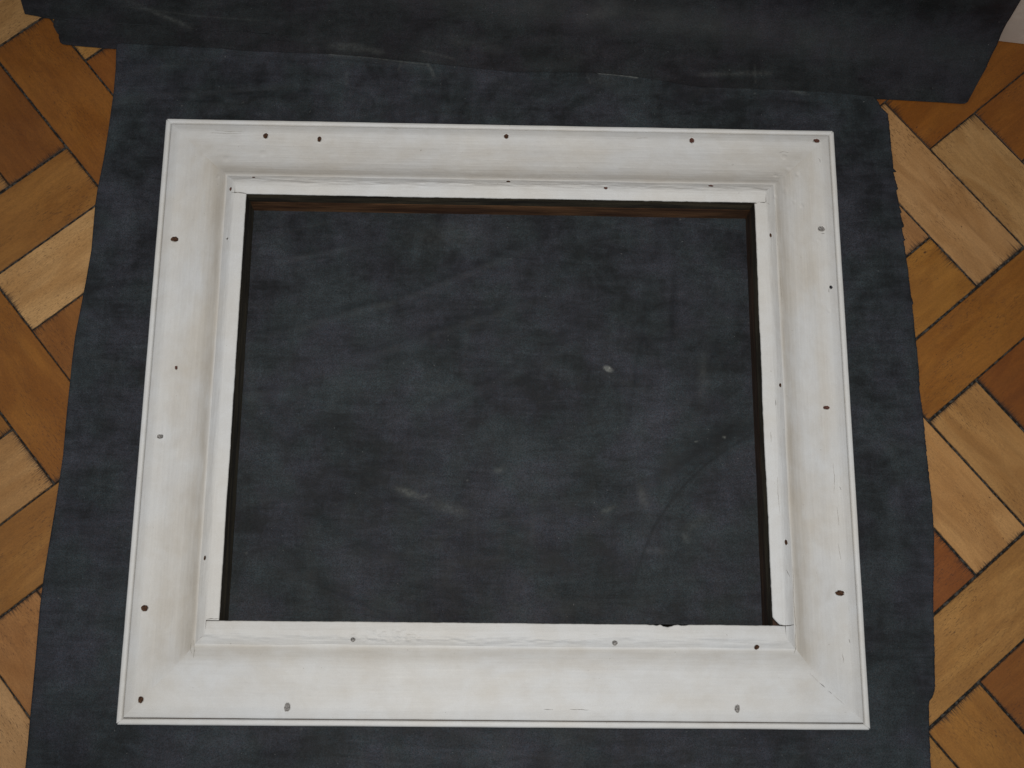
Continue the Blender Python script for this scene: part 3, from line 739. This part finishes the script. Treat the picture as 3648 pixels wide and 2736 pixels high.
RAIL = {}
for side in ('top', 'bottom', 'left', 'right'):
    me, zs = join_grids("rail", [strip_grid(side, COVE, 0.9, 'cove')])
    if zs < 0: me.flip_normals()
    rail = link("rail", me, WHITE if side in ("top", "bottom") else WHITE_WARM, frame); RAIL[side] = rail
    rail["label"] = {"top": "upper rail, greyer in its hollow", "bottom": "lower rail, the brightest white",
                     "left": "left rail with warm cream patches", "right": "right rail, blotched beige and cracked"}[side]
    me, zs = join_grids("outer_bead", [strip_grid(side, LIP, 0.5, 'lip')])
    if zs < 0: me.flip_normals()
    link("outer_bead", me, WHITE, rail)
    longs = side in ('top', 'bottom')
    g = [strip_grid(side, RIDGE, 0.6, 'ridge'), strip_grid(side, FLAT, 0.6, 'flat', endmode='flat', endval=0.094 if longs else 0.1074)]
    if not longs:   # little cheeks that close the butt joint from the ridge to the flat
        pass
    me, zs = join_grids("sight_strip", g)
    if zs < 0: me.flip_normals()
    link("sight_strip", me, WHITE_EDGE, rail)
    for nm, prof, part, mt in (("painted_inner_edge", WTOP, 'wtop', WALLBLK), ("inner_edge", WBOT, 'wbot', WALLBRN)):
        P, uv = strip_grid(side, prof, 1.5, part, ds=0.004, endmode='flat', endval=0.1071)
        me, zs = join_grids(nm, [(P, uv)])
        nin = SIDES[side][1]
        nn = me.polygons[len(me.polygons) // 2].normal
        if nn.x * nin[0] + nn.y * nin[1] < 0: me.flip_normals()
        link(nm, me, {"left": WALLBLK, "right": WALLDRK}.get(side, mt) if nm == "inner_edge" else mt, rail)
    # the wooden back of the rail, so that the moulding is solid from below
    tau, nin, L, org = SIDES[side]
    vs = []
    for z in (Z0, 0.017):
        for tt in (0.0012, 0.1062):
            for sg in (-1, 1):
                e = L - tt
                vs.append((org[0] + tau[0] * e * sg + nin[0] * tt, org[1] + tau[1] * e * sg + nin[1] * tt, z))
    me = bpy.data.meshes.new("back_board"); me.from_pydata(vs, [], [(0, 1, 3, 2), (6, 7, 5, 4), (0, 4, 5, 1), (2, 3, 7, 6), (0, 2, 6, 4), (1, 5, 7, 3)]); me.update()
    bm = bmesh.new(); bm.from_mesh(me); bmesh.ops.recalc_face_normals(bm, faces=bm.faces); bm.to_mesh(me); bm.free()
    link("back_board", me, WALLBRN, rail)

def side_of(x, y):
    d = {'top': HY - y, 'bottom': HY + y, 'left': HX + x, 'right': HX - x}
    k = min(d, key=d.get); return k, d[k]

def surf_z(x, y):
    return float(smooth_height(side_of(x, y)[1]))

# nail holes: dark plugs sunk in the pits of the rails
for hx, hy, a, b, kind in HOLES:
    x0, y0 = hx / 1000, hy / 1000
    sd, _ = side_of(x0, y0)
    r = random.Random(int(hx * 10) * 7 + int(hy * 10))
    n = 26; vs = [(0, 0, surf_z(x0, y0) - 0.0011)]
    ph = [r.uniform(0, 6.28) for _ in range(4)]
    jag = 0.34 if a > 5 else 0.20
    for ringf, dz in ((0.55, -0.0009), (0.86, -0.00035), (1.0, 0.00012)):
        for i in range(n):
            th_ = 2 * math.pi * i / n
            k = 1 + 0.10 * math.sin(2 * th_ + ph[0]) + 0.08 * math.sin(3 * th_ + ph[1]) + jag * 0.5 * math.sin(7 * th_ + ph[2]) * r.uniform(0.3, 1)
            x, y = ringf * k * a / 1000 * math.cos(th_), ringf * k * b / 1000 * math.sin(th_)
            vs.append((x, y, surf_z(x0 + x, y0 + y) + dz + r.uniform(-1, 1) * 0.00015))
    fs = [(0, 1 + i, 1 + (i + 1) % n) for i in range(n)]
    for q in range(2):
        for i in range(n):
            j = (i + 1) % n
            fs.append((1 + q * n + i, 1 + (q + 1) * n + i, 1 + (q + 1) * n + j, 1 + q * n + j))
    me = bpy.data.meshes.new("nail_hole"); me.from_pydata(vs, [], fs); me.update()
    o = link("nail_hole", me, PIT[kind], RAIL[sd]); o.location = (x0, y0, 0)
    if kind == 2: o["label"] = "nail hole filled grey"

# hairline cracks and open joints
CR = [([(377.4, 308.5), (379.0, 306.4), (379.2, 303.6)], 0.5, 0), ([(380.4, -253.6), (381.1, -257.1)], 0.7, 0), ([(-305.5, -240.1), (-299.6, -239.2), (-296.9, -239.8), (-293.2, -238.9)], 0.8, 0),
      ([(298.0, -240.3), (300.7, -240.6), (306.5, -241.5), (316.1, -239.8)], 1.3, 0), ([(288.7, 240.8), (292.9, 240.3), (295.4, 239.4)], 1.5, 0), ([(299.3, 240.3), (304.9, 240.2)], 1.0, 0),
      ([(305, 240.2), (311, 239.0)], 0.4, 1), ([(-309.4, 241.6), (-301.6, 241.8), (-293.1, 241.4)], 0.9, 0),
      ([(334.0, -289.7), (344.0, -298.9)], 0.35, 1), ([(345, -299.6), (350.8, -304.6)], 0.7, 0), ([(354, -307.5), (358, -311.0)], 0.5, 0), ([(360.0, -312.3), (370.9, -321.4)], 0.35, 1),
      ([(380.6, 145.2), (380.6, 140.4)], 0.6, 0), ([(375.6, 213.2), (379.3, 213.1)], 0.7, 0), ([(50.5, -329.4), (55, -329.2), (60.3, -329.6)], 0.5, 0), ([(78.2, -329.2), (88, -329.0), (97.6, -329.6)], 0.5, 0),
      ([(-321.7, -264.0), (-321.9, -270), (-320.9, -275.4)], 0.6, 1), ([(379.9, -86.9), (381.0, -90.1)], 0.6, 0), ([(309.6, -182.0), (311, -184), (313.8, -189.1)], 0.5, 0), ([(304.8, -81.5), (304.2, -100.1), (305.2, -121.6)], 0.5, 1),
      ([(299.4, -31.2), (299.5, -42.3)], 0.6, 1), ([(306.2, 5.4), (306.5, -1.0)], 0.7, 0), ([(371.8, -269.1), (373, -274), (372.5, -278.0)], 0.7, 1), ([(160.7, 330.0), (167, 331), (174.2, 331.2)], 0.6, 1), ([(-129.0, 339.0), (-123.0, 337.2)], 0.6, 1),
      ([(-318.5, -262), (-318, -272), (-319.5, -279)], 0.8, 1), ([(318.5, -178), (317.2, -215), (318.5, -240), (317, -262)], 0.8, 1), ([(318, -262), (315.5, -270)], 0.8, 1),
      ([(373.5, -60), (374.5, -75), (373, -95)], 0.5, 1), ([(375.5, -110), (376.5, -130)], 0.5, 1), ([(374.5, -150), (376.5, -168)], 0.5, 1), ([(317.5, 240), (317.8, 215), (318.6, 190)], 0.5, 1), ([(320, 160), (320.6, 120)], 0.4, 1),
      ([(-340, 331), (-322, 329.5), (-306, 330.5)], 0.5, 1), ([(-345, 328), (-325, 326.5), (-308, 327.5)], 0.45, 1), ([(330, 314), (335, 316), (342, 314.5)], 0.7, 1)]
for pts, w, kind in CR:
    p = np.array(pts, float) / 1000
    d = np.concatenate([[0], np.cumsum(np.hypot(*(np.diff(p, axis=0).T)))])
    n = max(5, int(d[-1] / 0.0012))
    s = np.linspace(0, d[-1], n)
    q = np.stack([np.interp(s, d, p[:, 0]), np.interp(s, d, p[:, 1])], 1)
    q += np.stack([vnoise(s * 300, s * 0, int(pts[0][0])), vnoise(s * 300, s * 0 + 5, int(pts[0][1]))], 1) * 0.00025
    g = np.gradient(q, axis=0); g /= np.linalg.norm(g, axis=1)[:, None] + 1e-9
    nn = np.stack([-g[:, 1], g[:, 0]], 1)
    ww = w / 2500 * (0.35 + 0.65 * np.sin(np.linspace(0.12, math.pi - 0.12, n))) * (0.75 + 0.4 * vnoise(s * 500, s * 0, 7))
    a_, b_ = q + nn * ww[:, None], q - nn * ww[:, None]
    zc = [surf_z(*v) for v in q]
    vs = [(v[0], v[1], z + 0.00035) for v, z in zip(a_, zc)] + [(v[0], v[1], z + 0.0002) for v, z in zip(q, zc)] + [(v[0], v[1], z + 0.00035) for v, z in zip(b_, zc)]
    fs = []
    for i in range(n - 1):
        fs += [(n + i, n + i + 1, i + 1, i), (2 * n + i, 2 * n + i + 1, n + i + 1, n + i)]
    me = bpy.data.meshes.new("crack"); me.from_pydata(vs, [], fs); me.update()
    link("crack", me, HAIR if kind else CRACK, RAIL[side_of(*q[n // 2])[0]])
